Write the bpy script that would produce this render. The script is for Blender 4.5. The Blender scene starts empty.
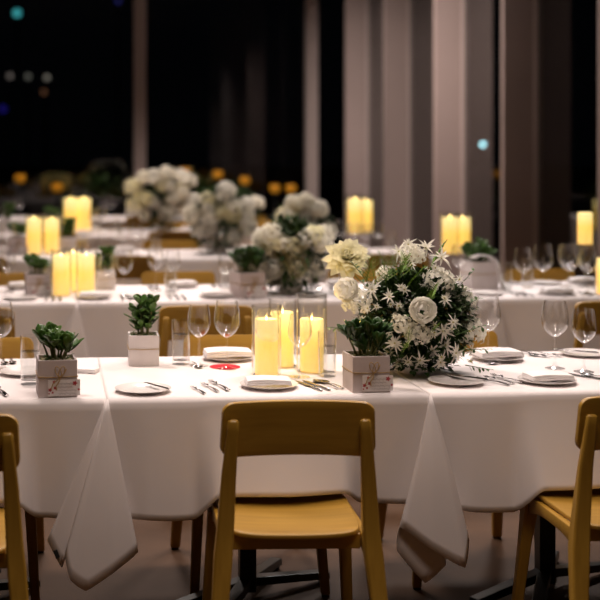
import bpy, math, random
from mathutils import Vector, Matrix, Euler
PI=math.pi
SC=bpy.context.scene; COL=SC.collection
# ------------------------------------------------------------------ camera model
H=1.5; F=1250.0; CX=154.0; YH=150.0; PSI=math.atan(.083)
SP,CP=math.sin(PSI),math.cos(PSI)
def at(px,py,z=.75):
    d=F*(H-z)/(py-YH); u=(px-CX)/F*d
    return Vector((d*SP+u*CP, d*CP-u*SP, z))
def atd(px,py,d):
    u=(px-CX)/F*d
    return Vector((d*SP+u*CP, d*CP-u*SP, H-(py-YH)/F*d))
def aty(px,py,Y):
    # point seen at px,py lying on the plane y = Y
    t=(px-CX)/F; d=Y/(CP-t*SP); return atd(px,py,d)
def xat(px,Y): return aty(px,300,Y).x
cam=bpy.data.cameras.new('camera'); camo=bpy.data.objects.new('camera',cam); COL.objects.link(camo)
camo.location=(0,0,H); camo.rotation_euler=(PI/2,0,-PSI)
cam.sensor_width=36; cam.sensor_fit='HORIZONTAL'; cam.lens=F*36/600
cam.shift_x=(300-CX)/600; cam.shift_y=-(300-YH)/600
cam.clip_start=.05; cam.clip_end=300
cam.dof.use_dof=True; cam.dof.focus_distance=3.92; cam.dof.aperture_fstop=2.25
SC.camera=camo
# ------------------------------------------------------------------ materials
def mat(name,col=(.8,.8,.8),rough=.5,metal=0,spec=.5,noise=0,nscale=8,bump=0,bscale=40,trans=0,emit=None,estr=0,sub=0,col2=None,coat=0,sheen=0):
    m=bpy.data.materials.new(name); m.use_nodes=True; nt=m.node_tree; b=nt.nodes['Principled BSDF']
    b.inputs['Base Color'].default_value=(*col,1); b.inputs['Roughness'].default_value=rough
    b.inputs['Metallic'].default_value=metal; b.inputs['Specular IOR Level'].default_value=spec
    if trans: b.inputs['Transmission Weight'].default_value=trans
    if coat: b.inputs['Coat Weight'].default_value=coat
    if sheen: b.inputs['Sheen Weight'].default_value=sheen
    if sub:
        b.inputs['Subsurface Weight'].default_value=sub; b.inputs['Subsurface Radius'].default_value=(.02,.012,.006)
    if emit: b.inputs['Emission Color'].default_value=(*emit,1); b.inputs['Emission Strength'].default_value=estr
    tc=nt.nodes.new('ShaderNodeTexCoord')
    if noise or col2:
        n=nt.nodes.new('ShaderNodeTexNoise'); n.inputs['Scale'].default_value=nscale; n.inputs['Detail'].default_value=4
        nt.links.new(tc.outputs['Object'],n.inputs['Vector'])
        r=nt.nodes.new('ShaderNodeValToRGB'); r.color_ramp.elements[0].position=.3; r.color_ramp.elements[1].position=.7
        c2=col2 or tuple(c*(1-noise) for c in col)
        r.color_ramp.elements[0].color=(*c2,1); r.color_ramp.elements[1].color=(*col,1)
        nt.links.new(n.outputs['Fac'],r.inputs['Fac']); nt.links.new(r.outputs['Color'],b.inputs['Base Color'])
    if bump:
        n2=nt.nodes.new('ShaderNodeTexNoise'); n2.inputs['Scale'].default_value=bscale
        nt.links.new(tc.outputs['Object'],n2.inputs['Vector'])
        bp=nt.nodes.new('ShaderNodeBump'); bp.inputs['Strength'].default_value=bump; bp.inputs['Distance'].default_value=.01
        nt.links.new(n2.outputs['Fac'],bp.inputs['Height']); nt.links.new(bp.outputs['Normal'],b.inputs['Normal'])
    return m
def wood(name,a,b_,rough=.4,scale=(3,60,60)):
    m=mat(name,a,rough); nt=m.node_tree; b=nt.nodes['Principled BSDF']
    tc=nt.nodes.new('ShaderNodeTexCoord'); mp=nt.nodes.new('ShaderNodeMapping'); mp.inputs['Scale'].default_value=scale
    n=nt.nodes.new('ShaderNodeTexNoise'); n.inputs['Scale'].default_value=1; n.inputs['Detail'].default_value=5
    r=nt.nodes.new('ShaderNodeValToRGB'); r.color_ramp.elements[0].position=.3; r.color_ramp.elements[1].position=.72
    r.color_ramp.elements[0].color=(*b_,1); r.color_ramp.elements[1].color=(*a,1)
    nt.links.new(tc.outputs['Object'],mp.inputs['Vector']); nt.links.new(mp.outputs['Vector'],n.inputs['Vector'])
    nt.links.new(n.outputs['Fac'],r.inputs['Fac']); nt.links.new(r.outputs['Color'],b.inputs['Base Color'])
    return m
def thin_glass(name,tint=(1,1,1),ior=1.5,cap=1.0,rough=0.0,edge=.85):
    m=bpy.data.materials.new(name); m.use_nodes=True; nt=m.node_tree; nt.nodes.clear()
    o=nt.nodes.new('ShaderNodeOutputMaterial'); t=nt.nodes.new('ShaderNodeBsdfTransparent'); t.inputs['Color'].default_value=(*tint,1)
    g=nt.nodes.new('ShaderNodeBsdfGlossy'); g.inputs['Roughness'].default_value=rough; g.inputs['Color'].default_value=(cap,cap,cap,1)
    lw=nt.nodes.new('ShaderNodeLayerWeight'); lw.inputs['Blend'].default_value=.5
    pw=nt.nodes.new('ShaderNodeMath'); pw.operation='POWER'; pw.inputs[1].default_value=3.0
    f=nt.nodes.new('ShaderNodeMath'); f.operation='MULTIPLY_ADD'; f.inputs[1].default_value=edge; f.inputs[2].default_value=((ior-1)/(ior+1))**2
    nt.links.new(lw.outputs['Facing'],pw.inputs[0]); nt.links.new(pw.outputs[0],f.inputs[0])
    x=nt.nodes.new('ShaderNodeMixShader'); nt.links.new(f.outputs[0],x.inputs[0]); nt.links.new(t.outputs[0],x.inputs[1]); nt.links.new(g.outputs[0],x.inputs[2])
    nt.links.new(x.outputs[0],o.inputs['Surface']); return m
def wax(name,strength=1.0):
    # lit wax pillar: candle glow painted in as an emission ramp along its height
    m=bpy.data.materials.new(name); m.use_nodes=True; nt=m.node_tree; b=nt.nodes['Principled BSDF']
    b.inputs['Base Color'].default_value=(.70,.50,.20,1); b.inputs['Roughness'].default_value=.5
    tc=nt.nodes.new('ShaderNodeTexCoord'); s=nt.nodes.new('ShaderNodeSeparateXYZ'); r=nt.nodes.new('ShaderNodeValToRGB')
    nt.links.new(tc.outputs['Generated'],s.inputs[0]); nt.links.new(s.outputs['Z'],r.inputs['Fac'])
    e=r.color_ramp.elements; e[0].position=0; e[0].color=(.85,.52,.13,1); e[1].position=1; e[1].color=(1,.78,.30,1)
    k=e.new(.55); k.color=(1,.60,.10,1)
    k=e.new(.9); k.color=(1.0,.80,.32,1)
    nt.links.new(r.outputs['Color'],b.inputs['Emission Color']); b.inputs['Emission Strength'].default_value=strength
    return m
M={}
M['cloth']=mat('white_cloth',(.80,.745,.735),.85,noise=.03,nscale=3,bump=.15,bscale=6,spec=.2)
M['napkin']=mat('napkin_cloth',(.84,.80,.79),.9,bump=.15,bscale=60,spec=.2)
M['wood']=wood('honey_wood',(.46,.262,.036),(.37,.20,.025),.4)
M['wood_v']=wood('honey_wood_upright',(.46,.262,.036),(.37,.20,.025),.4,(60,60,3))
M['steel']=mat('dark_steel',(.035,.04,.04),.35,metal=.6)
M['chrome']=mat('brushed_metal',(.5,.5,.5),.25,metal=1)
M['silver']=mat('polished_cutlery',(.27,.25,.25),.2,metal=1)
M['china']=mat('white_china',(.82,.77,.75),.15,spec=.6)
M['board']=mat('table_board',(.3,.2,.12),.5)
M['box']=mat('whitewashed_wood_box',(.74,.68,.67),.7,noise=.12,nscale=14)
M['pinkbox']=mat('greyed_wood_box',(.62,.53,.52),.7,noise=.12,nscale=14)
M['twine']=mat('jute_twine',(.45,.30,.13),.9,bump=.5,bscale=300)
M['soil']=mat('pale_gravel_and_moss',(.42,.37,.22),.95,col2=(.16,.15,.07),nscale=90,bump=1,bscale=150)
M['leaf']=mat('glossy_succulent_leaf',(.075,.15,.024),.36,spec=.35,col2=(.03,.085,.016),nscale=25)
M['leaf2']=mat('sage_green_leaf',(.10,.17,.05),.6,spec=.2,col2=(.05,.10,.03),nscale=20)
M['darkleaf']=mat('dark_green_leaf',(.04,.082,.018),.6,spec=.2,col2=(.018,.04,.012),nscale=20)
M['fern']=mat('bright_fern_green',(.20,.33,.04),.6,spec=.2,col2=(.10,.20,.03),nscale=20)
M['stem']=mat('green_brown_stem',(.16,.17,.06),.7)
M['white_petal']=mat('white_petal',(.92,.89,.80),.85,spec=.15)
M['cream_petal']=mat('cream_petal',(.95,.89,.62),.85,spec=.15)
M['blush_petal']=mat('ivory_petal',(.90,.86,.74),.85,spec=.15,noise=.12,nscale=60)
def petal(name,col):
    m=bpy.data.materials.new(name); m.use_nodes=True; nt=m.node_tree; nt.nodes.clear()
    o=nt.nodes.new('ShaderNodeOutputMaterial'); d=nt.nodes.new('ShaderNodeBsdfDiffuse'); t=nt.nodes.new('ShaderNodeBsdfTranslucent'); x=nt.nodes.new('ShaderNodeMixShader'); x.inputs[0].default_value=.42
    tc=nt.nodes.new('ShaderNodeTexCoord'); n=nt.nodes.new('ShaderNodeTexNoise'); n.inputs['Scale'].default_value=35; r=nt.nodes.new('ShaderNodeValToRGB')
    r.color_ramp.elements[0].color=(*[c*.93 for c in col],1); r.color_ramp.elements[1].color=(*col,1)
    nt.links.new(tc.outputs['Object'],n.inputs['Vector']); nt.links.new(n.outputs['Fac'],r.inputs['Fac'])
    for q in (d,t): nt.links.new(r.outputs['Color'],q.inputs['Color'])
    nt.links.new(d.outputs[0],x.inputs[1]); nt.links.new(t.outputs[0],x.inputs[2]); nt.links.new(x.outputs[0],o.inputs['Surface']); return m
M['white_petal']=petal('white_petal_tissue',(.97,.95,.88)); M['cream_petal']=petal('cream_petal_tissue',(.97,.93,.68)); M['blush_petal']=petal('ivory_petal_tissue',(.96,.93,.83))
M['heart']=mat('green_yellow_heart',(.45,.42,.10),.7)
M['glass']=thin_glass('clear_drinking_glass',(.985,.985,.985),1.5)
M['glassb']=thin_glass('clear_candle_glass',(.98,.98,.97),1.45)
M['water']=thin_glass('drinking_water',(.93,.94,.94),1.33)
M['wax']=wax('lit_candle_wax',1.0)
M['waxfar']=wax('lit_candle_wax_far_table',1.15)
M['flame']=mat('candle_flame',(1,.8,.3),emit=(1,.72,.22),estr=14)
M['wick']=mat('black_wick',(.02,.02,.02),.9)
M['amber']=mat('amber_votive_glass',(.6,.25,.02),.3,emit=(1,.42,.02),estr=.12)
M['red']=mat('red_coaster_paper',(.62,.03,.045),.9,spec=.1)
M['floor']=mat('polished_brown_concrete',(.10,.054,.029),.55,spec=.12,col2=(.055,.029,.016),nscale=2.2,bump=.1,bscale=14)
M['fin']=mat('taupe_painted_fin',(.40,.305,.28),.6,noise=.08,nscale=2)
M['frame']=mat('pale_taupe_frame',(.50,.40,.37),.5)
M['wall']=mat('dark_plaster',(.08,.07,.065),.8)
M['ceil']=mat('dark_ceiling',(.05,.045,.04),.9)
M['pane']=thin_glass('window_pane',(.55,.56,.56),1.45,edge=.6)
M['ground']=mat('night_ground',(.01,.01,.012),.9)
M['tagpaper']=mat('tag_card',(.80,.75,.74),.8)
M['tagred']=mat('red_floral_print',(.42,.05,.06),.8)
M['ink']=mat('grey_ink',(.20,.16,.17),.8)
M['rubber']=mat('black_rubber',(.015,.015,.015),.8)
M['pole']=mat('black_lamp_post',(.01,.01,.01),.8)
# ------------------------------------------------------------------ mesh builder
class MB:
    def __init__(s): s.v=[]; s.f=[]
    def add(s,vs,fs,M4=None):
        n=len(s.v)
        s.v+= [tuple(M4@Vector(v)) for v in vs] if M4 is not None else [tuple(v) for v in vs]
        s.f+=[tuple(i+n for i in f) for f in fs]; return s
    def box(s,x0,x1,y0,y1,z0,z1,M4=None):
        return s.add([(x0,y0,z0),(x1,y0,z0),(x1,y1,z0),(x0,y1,z0),(x0,y0,z1),(x1,y0,z1),(x1,y1,z1),(x0,y1,z1)],
          [(0,3,2,1),(4,5,6,7),(0,1,5,4),(1,2,6,5),(2,3,7,6),(3,0,4,7)],M4)
    def lathe(s,prof,n=24,M4=None,caps=(False,False)):
        vs=[];fs=[]
        for r,z in prof:
            for i in range(n): a=2*PI*i/n; vs.append((r*math.cos(a),r*math.sin(a),z))
        for j in range(len(prof)-1):
            for i in range(n):
                k=(i+1)%n; fs.append((j*n+i,j*n+k,(j+1)*n+k,(j+1)*n+i))
        if caps[0]: fs.append(tuple(range(n))[::-1])
        if caps[1]: fs.append(tuple(range((len(prof)-1)*n,len(prof)*n)))
        return s.add(vs,fs,M4)
    def tube(s,pts,r,n=8,M4=None,sq=None):
        # swept round (or rectangular, sq=(w,h) per point) section
        P=[Vector(p) for p in pts]; vs=[];fs=[]
        rr=r if isinstance(r,(list,tuple)) else [r]*len(P)
        up=None
        for i,p in enumerate(P):
            t=(P[min(i+1,len(P)-1)]-P[max(i-1,0)]).normalized()
            if up is None: up=Vector((0,1,0)) if abs(t.y)<.9 else Vector((1,0,0))
            a=t.cross(up).normalized(); b=a.cross(t).normalized(); up=b
            for k in range(n):
                w=2*PI*k/n; vs.append(p+a*(math.cos(w)*rr[i])+b*(math.sin(w)*rr[i]))
        m=len(P)
        for j in range(m-1):
            for k in range(n): l=(k+1)%n; fs.append((j*n+k,j*n+l,(j+1)*n+l,(j+1)*n+k))
        fs.append(tuple(range(n))[::-1]); fs.append(tuple(range((m-1)*n,m*n)))
        return s.add(vs,fs,M4)
    def bar(s,pts,ws,ds,M4=None):
        # rectangular section: width along x, depth along y, following pts (mostly vertical)
        vs=[];fs=[]
        for p,w,d in zip(pts,ws,ds):
            x,y,z=p; vs+=[(x-w/2,y-d/2,z),(x+w/2,y-d/2,z),(x+w/2,y+d/2,z),(x-w/2,y+d/2,z)]
        m=len(pts)
        for j in range(m-1):
            for k in range(4): l=(k+1)%4; fs.append((j*4+k,j*4+l,(j+1)*4+l,(j+1)*4+k))
        fs.append((3,2,1,0)); fs.append(tuple((m-1)*4+k for k in range(4)))
        return s.add(vs,fs,M4)
    def grid(s,fn,nu,nv,M4=None):
        vs=[fn(i/nu,j/nv) for j in range(nv+1) for i in range(nu+1)]
        fs=[(j*(nu+1)+i,j*(nu+1)+i+1,(j+1)*(nu+1)+i+1,(j+1)*(nu+1)+i) for j in range(nv) for i in range(nu)]
        return s.add(vs,fs,M4)
    def mesh(s,name,m,smooth=True):
        me=bpy.data.meshes.new(name); me.from_pydata(s.v,[],s.f); me.validate(); me.update()
        if smooth: me.polygons.foreach_set('use_smooth',[True]*len(me.polygons))
        me.materials.append(m); return me
    def build(s,name,m,parent=None,loc=None,smooth=True,bevel=0,solid=0,subd=0,auto=True):
        o=bpy.data.objects.new(name,s.mesh(name,m,smooth)); COL.objects.link(o)
        if parent is not None: o.parent=parent
        if loc is not None: o.location=loc
        if solid: md=o.modifiers.new('s','SOLIDIFY'); md.thickness=solid; md.offset=0
        if bevel: md=o.modifiers.new('b','BEVEL'); md.width=bevel; md.segments=2; md.limit_method='ANGLE'; md.angle_limit=.6; md.harden_normals=False
        if subd: md=o.modifiers.new('u','SUBSURF'); md.levels=subd; md.render_levels=subd
        if smooth and auto and not subd: 
            o.data.set_sharp_from_angle(angle=.7)
        return o
def tag(o,label=None,cat=None,group=None,kind=None):
    if label: o['label']=label
    if cat: o['category']=cat
    if group: o['group']=group
    if kind: o['kind']=kind
    return o
def empty(name,loc=(0,0,0),rz=0):
    o=bpy.data.objects.new(name,None); o.empty_display_size=.05; COL.objects.link(o); o.location=loc; o.rotation_euler=(0,0,rz); return o
def copy_tree(o,parent=None):
    c=o.copy(); COL.objects.link(c); c.parent=parent
    for ch in list(o.children): 
        copy_tree(ch,c)
    return c
class Proto:
    """first use moves the built thing itself, later uses copy it"""
    def __init__(s,o): s.o=o; s.used=False; s.rot=tuple(o.rotation_euler)
    def put(s,loc,label,cat,group=None,rz=0,sc=1):
        if not s.used: c=s.o; s.used=True
        else:
            c=copy_tree(s.o)
        c.location=loc; c.rotation_euler=(s.rot[0],s.rot[1],rz); c.scale=(sc,sc,sc)
        tag(c,label,cat,group)
        if not group and 'group' in c: del c['group']
        return c
ORD=['first','second','third','fourth','fifth','sixth','seventh','eighth']
TZ=.752   # height of the cloth surface
# ------------------------------------------------------------------ setting
def struct(o): return tag(o,kind='structure')
XW=3.69; XG=3.97; YB=16.6; XL=-6.0; YN=-3.0; ZC=4.6
b=MB().box(XL-.3,XG+.3,YN-.2,YB+.2,-.1,0); fl=struct(b.build('floor',M['floor'],smooth=False))
b=MB().box(XL-.3,XG+.3,YN-.2,YB+.2,ZC,ZC+.1); struct(b.build('ceiling',M['ceil'],smooth=False))
b=MB().box(XL-.3,XL,YN-.2,YB+.2,0,ZC); struct(b.build('wall_left',M['wall'],smooth=False))
b=MB().box(XL,XG+.3,YN-.2,YN,0,ZC); struct(b.build('wall_near',M['wall'],smooth=False))
# right glazed wall : fins, frames, panes
FY=[4.47,6.29,8.11,9.93,11.75,13.57,15.39]
n=1
for y in FY:
    f=struct(MB().box(XW,XG-.035,y,y+.075,0,ZC).build('trim_%d'%n,M['fin'],smooth=False,bevel=.004))
    struct(MB().box(XG-.03,XG+.04,y-.02,y+.12,0,ZC).build('trim_%d'%(n+1),M['frame'],smooth=False,bevel=.004))
    n+=2
struct(MB().box(XG-.03,XG+.04,YN,YB+.1,0,.08).build('baseboard_right',M['frame'],smooth=False))
ys=[YN]+FY+[YB]
w=1
for a,c in zip(ys[:-1],ys[1:]):
    struct(MB().box(XG+.0,XG+.01,a+(.121 if a>YN else 0),c-.021,.08,ZC).build('window_%d'%w,M['pane'],smooth=False)); w+=1
# back glazed wall
BX=[xat(140,YB)-2*2.3-.085,xat(140,YB)-2.3-.085,xat(140,YB)-.085,xat(311,YB)-.085]
for x in BX:
    struct(MB().box(x,x+.16,YB-.12,YB+.06,0,ZC).build('trim_%d'%n,M['frame'],smooth=False,bevel=.004)); n+=1
xs=[XL]+BX+[XG]
for a,c in zip(xs[:-1],xs[1:]):
    struct(MB().box(a+(.161 if a>XL else 0),c-.001,YB+.0,YB+.01,.06,ZC).build('window_%d'%w,M['pane'],smooth=False)); w+=1
struct(MB().box(XL,XG,YB-.05,YB+.04,0,.06).build('baseboard_back',M['frame'],smooth=False))
g=MB().box(-40,60,YB+.4,120,-.35,-.12).build('ground',M['ground'],smooth=False); struct(g)
g=MB().box(XG+.5,60,YN,YB+.39,-.35,-.12).build('ground',M['ground'],smooth=False); struct(g)
# ------------------------------------------------------------------ lamps outside
def lamp(px,py,d,col,strn,r,label):
    p=atd(px,py,d); root=empty('street_lamp',(p.x,p.y,-.12))
    hz=p.z+.12
    MB().lathe([(.12,0),(.10,.15),(.04,.25),(.035,hz-r*1.2)],12,caps=(True,True)).build('pole',M['pole'],root)
    m=mat('lamp_glow',col,emit=col,estr=strn)
    pr=[(r*math.sin(PI*k/8)+.0001,hz-r*math.cos(PI*k/8)) for k in range(9)]
    MB().lathe(pr,16).build('lamp_head',m,root)
    tag(root,label,'lamp','lights beyond the dark windows')
lamp(17,13,45,(.10,.75,.80),1.6,.14,'teal glowing round light high outside the far window at upper left')
lamp(10,76,45,(.75,.62,.55),.55,.10,'pale distant light, leftmost of the three in a line outside')
lamp(28,76.5,46,(.65,.62,.52),.5,.10,'pale distant light, middle of the three in a line outside')
lamp(47,77.5,47,(.85,.75,.62),.7,.10,'pale distant light, rightmost of the three in a line outside')
lamp(44,92,48,(.65,.28,.14),.5,.10,'dim orange distant light just below the line of three')
lamp(3,109,45,(.05,.03,.6),.5,.13,'faint blue distant light at the left edge outside')
lamp(483,144.5,30,(.45,.9,1),14,.055,'bright cyan white light seen between two window fins')
lamp(118,1,45,(.1,.1,.6),.4,.1,'very faint blue light at the top outside left of a post')
# ------------------------------------------------------------------ dining chair
def make_chair():
    t=empty('dining_chair')
    def panel(u,v):
        x=(u-.5)*.416; bow=.026*(1-(2*u-1)**2)
        z=.660+v*.152+ .004*(1-(2*u-1)**2)
        # rounded ends
        e=1-(1-abs(2*u-1))**1.6; sg=1 if u>.5 else -1; x=sg*e*.208
        k=max(0,(abs(x)-.176)/.032); cut=.030*(1-math.sqrt(max(0,1-k*k)))
        z=.746+(z-.746)*(1-cut/.074) 
        return (x*(1+.022*(1-v)),-.002+.026*(x/.208)**2*-1-(z-.67)*.14,z)
    b=MB().grid(panel,44,6); b.build('backrest',M['wood'],t,solid=.013,bevel=.003)
    for s in (-1,1):
        pts=[(s*.232,-.115,.006),(s*.222,-.075,.2),(s*.205,-.034,.40),(s*.199,-.030,.47),(s*.190,-.040,.62),(s*.181,-.056,.74),(s*.1795,-.0575,.765),(s*.179,-.058,.772)]
        b=MB().bar(pts,[.036,.044,.050,.046,.040,.032,.030,.024],[.026,.032,.045,.040,.024,.020,.018,.012])
        l=b.build('leg',M['wood_v'],t,bevel=.006)
        MB().box(s*.232-.014,s*.232+.014,-.125,-.105,0,.007).build('foot_pad',M['rubber'],l,smooth=False)
        pts=[(s*.222,.425,.006),(s*.205,.385,.28),(s*.195,.365,.41)]
        l=MB().bar(pts,[.030,.036,.044],[.026,.034,.05]).build('leg',M['wood_v'],t,bevel=.005)
        MB().box(s*.222-.012,s*.222+.012,.416,.434,0,.007).build('foot_pad',M['rubber'],l,smooth=False)
        # curved side rail
        b=MB()
        def rail(u,v,s=s):
            y=-.02+u*.375; h=.034+.03*(abs(2*u-1)**3); return (s*.196,y,.437-h*(1-v))
        b.grid(rail,12,2); b.build('side_rail',M['wood'],t,solid=.022,bevel=.003)
    for nm,y,h in (('apron',.33,.04),('apron',.035,.042)):
        MB().box(-.183,.183,y-.01,y+.01,.435-h,.436).build(nm,M['wood'],t,smooth=False,bevel=.003)
    def seat(u,v):
        # rounded rectangle by squircle mapping
        a,c=2*u-1,2*v-1
        k=6; n_=(abs(a)**k+abs(c)**k)**(1/k) if (a or c) else 1; m_=max(abs(a),abs(c)) or 1
        a2,c2=a*m_/n_,c*m_/n_
        w=.186+.014*(c2*.5+.5)
        return (a2*w,.195+c2*.205,.447-.010*(1-a2*a2)*(1-.4*c2*c2)+.004*c2)
    b=MB().grid(seat,20,20); b.build('seat',M['wood'],t,solid=.014,bevel=.004)
    return t
chair=Proto(make_chair())
def put_chair(x,y,face,label,group=None,rot=0):
    # face 1 : looks towards +Y (its back to the camera); -1 : looks to the camera
    return chair.put((x,y,0),label,'chair',group,(0 if face>0 else PI)+math.radians(rot))
# ------------------------------------------------------------------ pedestal table
def make_table():
    t=empty('dining_table')
    MB().box(-.49,.49,-.362,.362,.722,.744).build('tabletop',M['board'],t,smooth=False,bevel=.004)
    MB().bar([(0,0,.03),(0,0,.715)],[.055,.055],[.055,.055]).build('pedestal',M['steel'],t,bevel=.004)
    MB().box(-.2,.2,-.2,.2,.712,.722).build('mounting_plate',M['steel'],t,smooth=False)
    for a in (0,1,2,3):
        Mx=Matrix.Rotation(math.radians(45-18)+a*PI/2 if a%2==0 else math.radians(-45+18)+a*PI/2,4,'Z')
        b=MB().add([(.02,-.022,.045),(.34,-.022,.012),(.34,.022,.012),(.02,.022,.045),(.02,-.022,.075),(.34,-.020,.036),(.34,.020,.036),(.02,.022,.075)],
           [(0,3,2,1),(4,5,6,7),(0,1,5,4),(1,2,6,5),(2,3,7,6),(3,0,4,7)],Mx)
        f=b.build('foot',M['steel'],t,smooth=False,bevel=.003)
        MB().lathe([(.016,0),(.016,.012)],12,Mx@Matrix.Translation((.325,0,0)),(True,True)).build('glide',M['rubber'],f)
    return t
table=Proto(make_table())
# ------------------------------------------------------------------ tablecloth
def fan(b,apex,rim,nv=14,sub=5):
    """folded corner of a cloth: spokes from the apex to a rim of points"""
    R=[Vector(p) for p in rim]; pts=[]
    for i in range(len(R)-1):
        p0=R[max(i-1,0)]; p1=R[i]; p2=R[i+1]; p3=R[min(i+2,len(R)-1)]
        for k in range(sub):
            t=k/sub; 
            c=.5*((2*p1)+(p2-p0)*t+(2*p0-5*p1+4*p2-p3)*t*t+(3*p1-p0-3*p2+p3)*t**3)
            l=p1.lerp(p2,t); pts.append(l.lerp(c,.35))
    pts.append(R[-1]); A=Vector(apex); n=len(pts)
    vs=[];fs=[]
    for j in range(nv+1):
        v=j/nv
        for i,p in enumerate(pts):
            q=A.lerp(p,v)
            hor=(v**.75)
            q.y=A.y+(p.y-A.y)*hor-.010*math.sin(PI*v)
            q.x+= (i/(n-1)-.5)*.004*(1-v)
            vs.append(tuple(q))
    for j in range(nv):
        for i in range(n-1): fs.append((j*n+i,j*n+i+1,(j+1)*n+i+1,(j+1)*n+i))
    b.add(vs,fs)
def make_cloth(x0,x1,y0,depth,seed,label,drape=None,phase=0.,group='white tablecloths',nx=90,seats=()):
    rnd=random.Random(seed); b=MB()
    ph=[rnd.uniform(0,6.28) for _ in range(6)]
    rad=.012; top=.7505; y1=y0+depth
    prof=[]   # (kind, along)
    def y_z(t):  # t: arc parameter from back hem over the top to the front hem
        pass
    rows=[]
    drop=.345
    for k in range(11): rows.append(('B',1-k/10))
    for k in range(1,26): rows.append(('T',k/26))
    for k in range(19): rows.append(('F',(k/18)**1.0))
    def P(u,row):
        x=x0+u*(x1-x0); k,t=row
        wv=(.5*math.sin(5.1*x+ph[0])+.35*math.sin(11.3*x+ph[1])+.2*math.sin(19*x+ph[2]))
        edge=min(u,1-u)*(x1-x0); ef=min(1,edge/.12)
        if k=='T':
            y=y1+(y0-y1)*t
            z=top+.0008*math.sin(7*x+ph[3])*math.sin(9*y+ph[4])
            z+=.0022*math.exp(-((x-(x0+x1)/2-.1)/.004)**2)   # ironed crease
            return (x,y,z)
        s=-1 if k=='F' else 1; ye=y0 if k=='F' else y1
        hem=drop*(1+.07*wv+.05*math.sin(2.2*(x-x0)/(x1-x0)*1.4))
        g=0
        for sx,hw in seats:
            g=max(g,min(1,max(0,(hw+.08-abs(x-sx))/.08)))
        g=g*g*(3-2*g)
        if k=='F' and g>0: hem=hem*(1-g)+min(hem,.7505-.466)*g
        if k=='B': hem=min(hem,.275)
        L=t*hem
        # rounded edge then hanging
        if L<rad*PI/2:
            a=L/rad; return (x,ye+s*(rad*math.sin(a)-0),top-rad*(1-math.cos(a)))
        q=(L-rad*PI/2)
        out=rad+.02*(q/drop)*(1+1.3*wv)*ef+.095*g*(q/drop)**1.3
        return (x,ye+s*out,top-rad-q)
    n_=nx; vs=[];fs=[]
    for r in rows:
        for i in range(n_+1): vs.append(P(i/n_,r))
    for j in range(len(rows)-1):
        for i in range(n_): fs.append((j*(n_+1)+i,j*(n_+1)+i+1,(j+1)*(n_+1)+i+1,(j+1)*(n_+1)+i))
    b.add(vs,fs)
    if drape:
        apex,rim=drape; fan(b,apex,rim)
    o=b.build('tablecloth',M['cloth'],auto=False); tag(o,label,'tablecloth',group)
    md=o.modifiers.new('s','SOLIDIFY'); md.thickness=.0022; md.offset=0
    return o
Y=[3.76,6.16,8.6,11.0,13.4]
def rim_px(lst): return [tuple(aty(px,py,Y[0]-off)) for px,py,off in lst]
left_rim=rim_px([(47,540,.070),(62,568,.080),(70,536,.066),(65,556,.105),(70,580,.118),(86,591,.11),(112,574,.09),(138,552,.045),(131,528,.02)])
right_rim=rim_px([(446,565,.028),(425,583,.03),(397,551,.036),(400,527,.062),(432,550,.085),(465,568,.085),(469,540,.052),(461,508,.02)])
SE=[-.86,xat(107,Y[0]),xat(429,Y[0]),2.2]
# row 1
for i,nm in enumerate(['left','middle','right']):
    xm=(SE[i]+SE[i+1])/2
    table.put((xm if i!=1 else xm-.01,Y[0]+.375,0),'pedestal table under the %s white cloth of the front row'%nm,'table','pedestal tables under white cloths')
c=make_cloth(SE[0],SE[1]-.001,Y[0],.75,1,'white tablecloth at front left, beside the left hanging corner',seats=((-.292,.18),))
dr=((SE[1],Y[0]-.013,.752),left_rim)
c=make_cloth(SE[1]-.0005,SE[2]-.001,Y[0],.75,2,'middle white tablecloth of the front row with folded corner hanging at its left',dr,seats=((.69,.185),))
p=aty(56,549,Y[0]-.034)
def sew(pts,y,nm,m):  # little sewn-in tag
    vs=[tuple(aty(a,bb,y)) for a,bb in pts]; vs2=[(v[0],v[1]-.0015,v[2]) for v in vs]
    o=MB().add(vs+vs2,[(0,1,2,3),(7,6,5,4),(0,4,5,1),(1,5,6,2),(2,6,7,3),(3,7,4,0)]).build(nm,m,smooth=False); return o
o=sew([(53,551),(57,549.5),(60,557),(56,559)],Y[0]-.084,'care_tag',M['rubber']); o.parent=c
dr=((SE[2],Y[0]-.013,.752),right_rim)
c=make_cloth(SE[2]-.0005,SE[3],Y[0],.75,3,'white tablecloth at front right with folded corner hanging at its left',dr,seats=((1.668,.18),))
# row 2
R2=[-.87,xat(77,Y[1]),1.16,xat(496,Y[1]),3.25]
def small_rim(apx,y):
    s=1.0; base=[(-.19,.46,.02),(-.12,.55,.03),(-.11,.46,.03),(-.13,.5,.07),(-.07,.6,.085),(.09,.48,.045),(.06,.40,.02)]
    return [(apx+a,y-c_,.75-b_*.9) for a,b_,c_ in base]
for i in range(4):
    table.put(((R2[i]+R2[i+1])/2,Y[1]+.375,0),'pedestal table under the %s cloth from left, second row'%ORD[i],'table','pedestal tables under white cloths')
    dr=None if i==0 else ((R2[i],Y[1]-.013,.752),small_rim(R2[i],Y[1]))
    make_cloth(R2[i],R2[i+1]-.001,Y[1],.75,10+i,'white tablecloth, %s from left in the second row'%ORD[i],dr,nx=50)
def row(ri,x0,nt):
    for i in range(nt):
        a=x0+i*1.0
        table.put((a+.5,Y[ri]+.375,0),'pedestal table under the %s cloth from left, %s row'%(ORD[i],ORD[ri]),'table','pedestal tables under white cloths')
        make_cloth(a,a+.999,Y[ri],.75,20+ri*6+i,'white tablecloth, %s from left in the %s row'%(ORD[i],ORD[ri]),nx=24)
row(2,-1.3,4); row(3,-1.6,4); row(4,-1.8,4)
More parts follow.
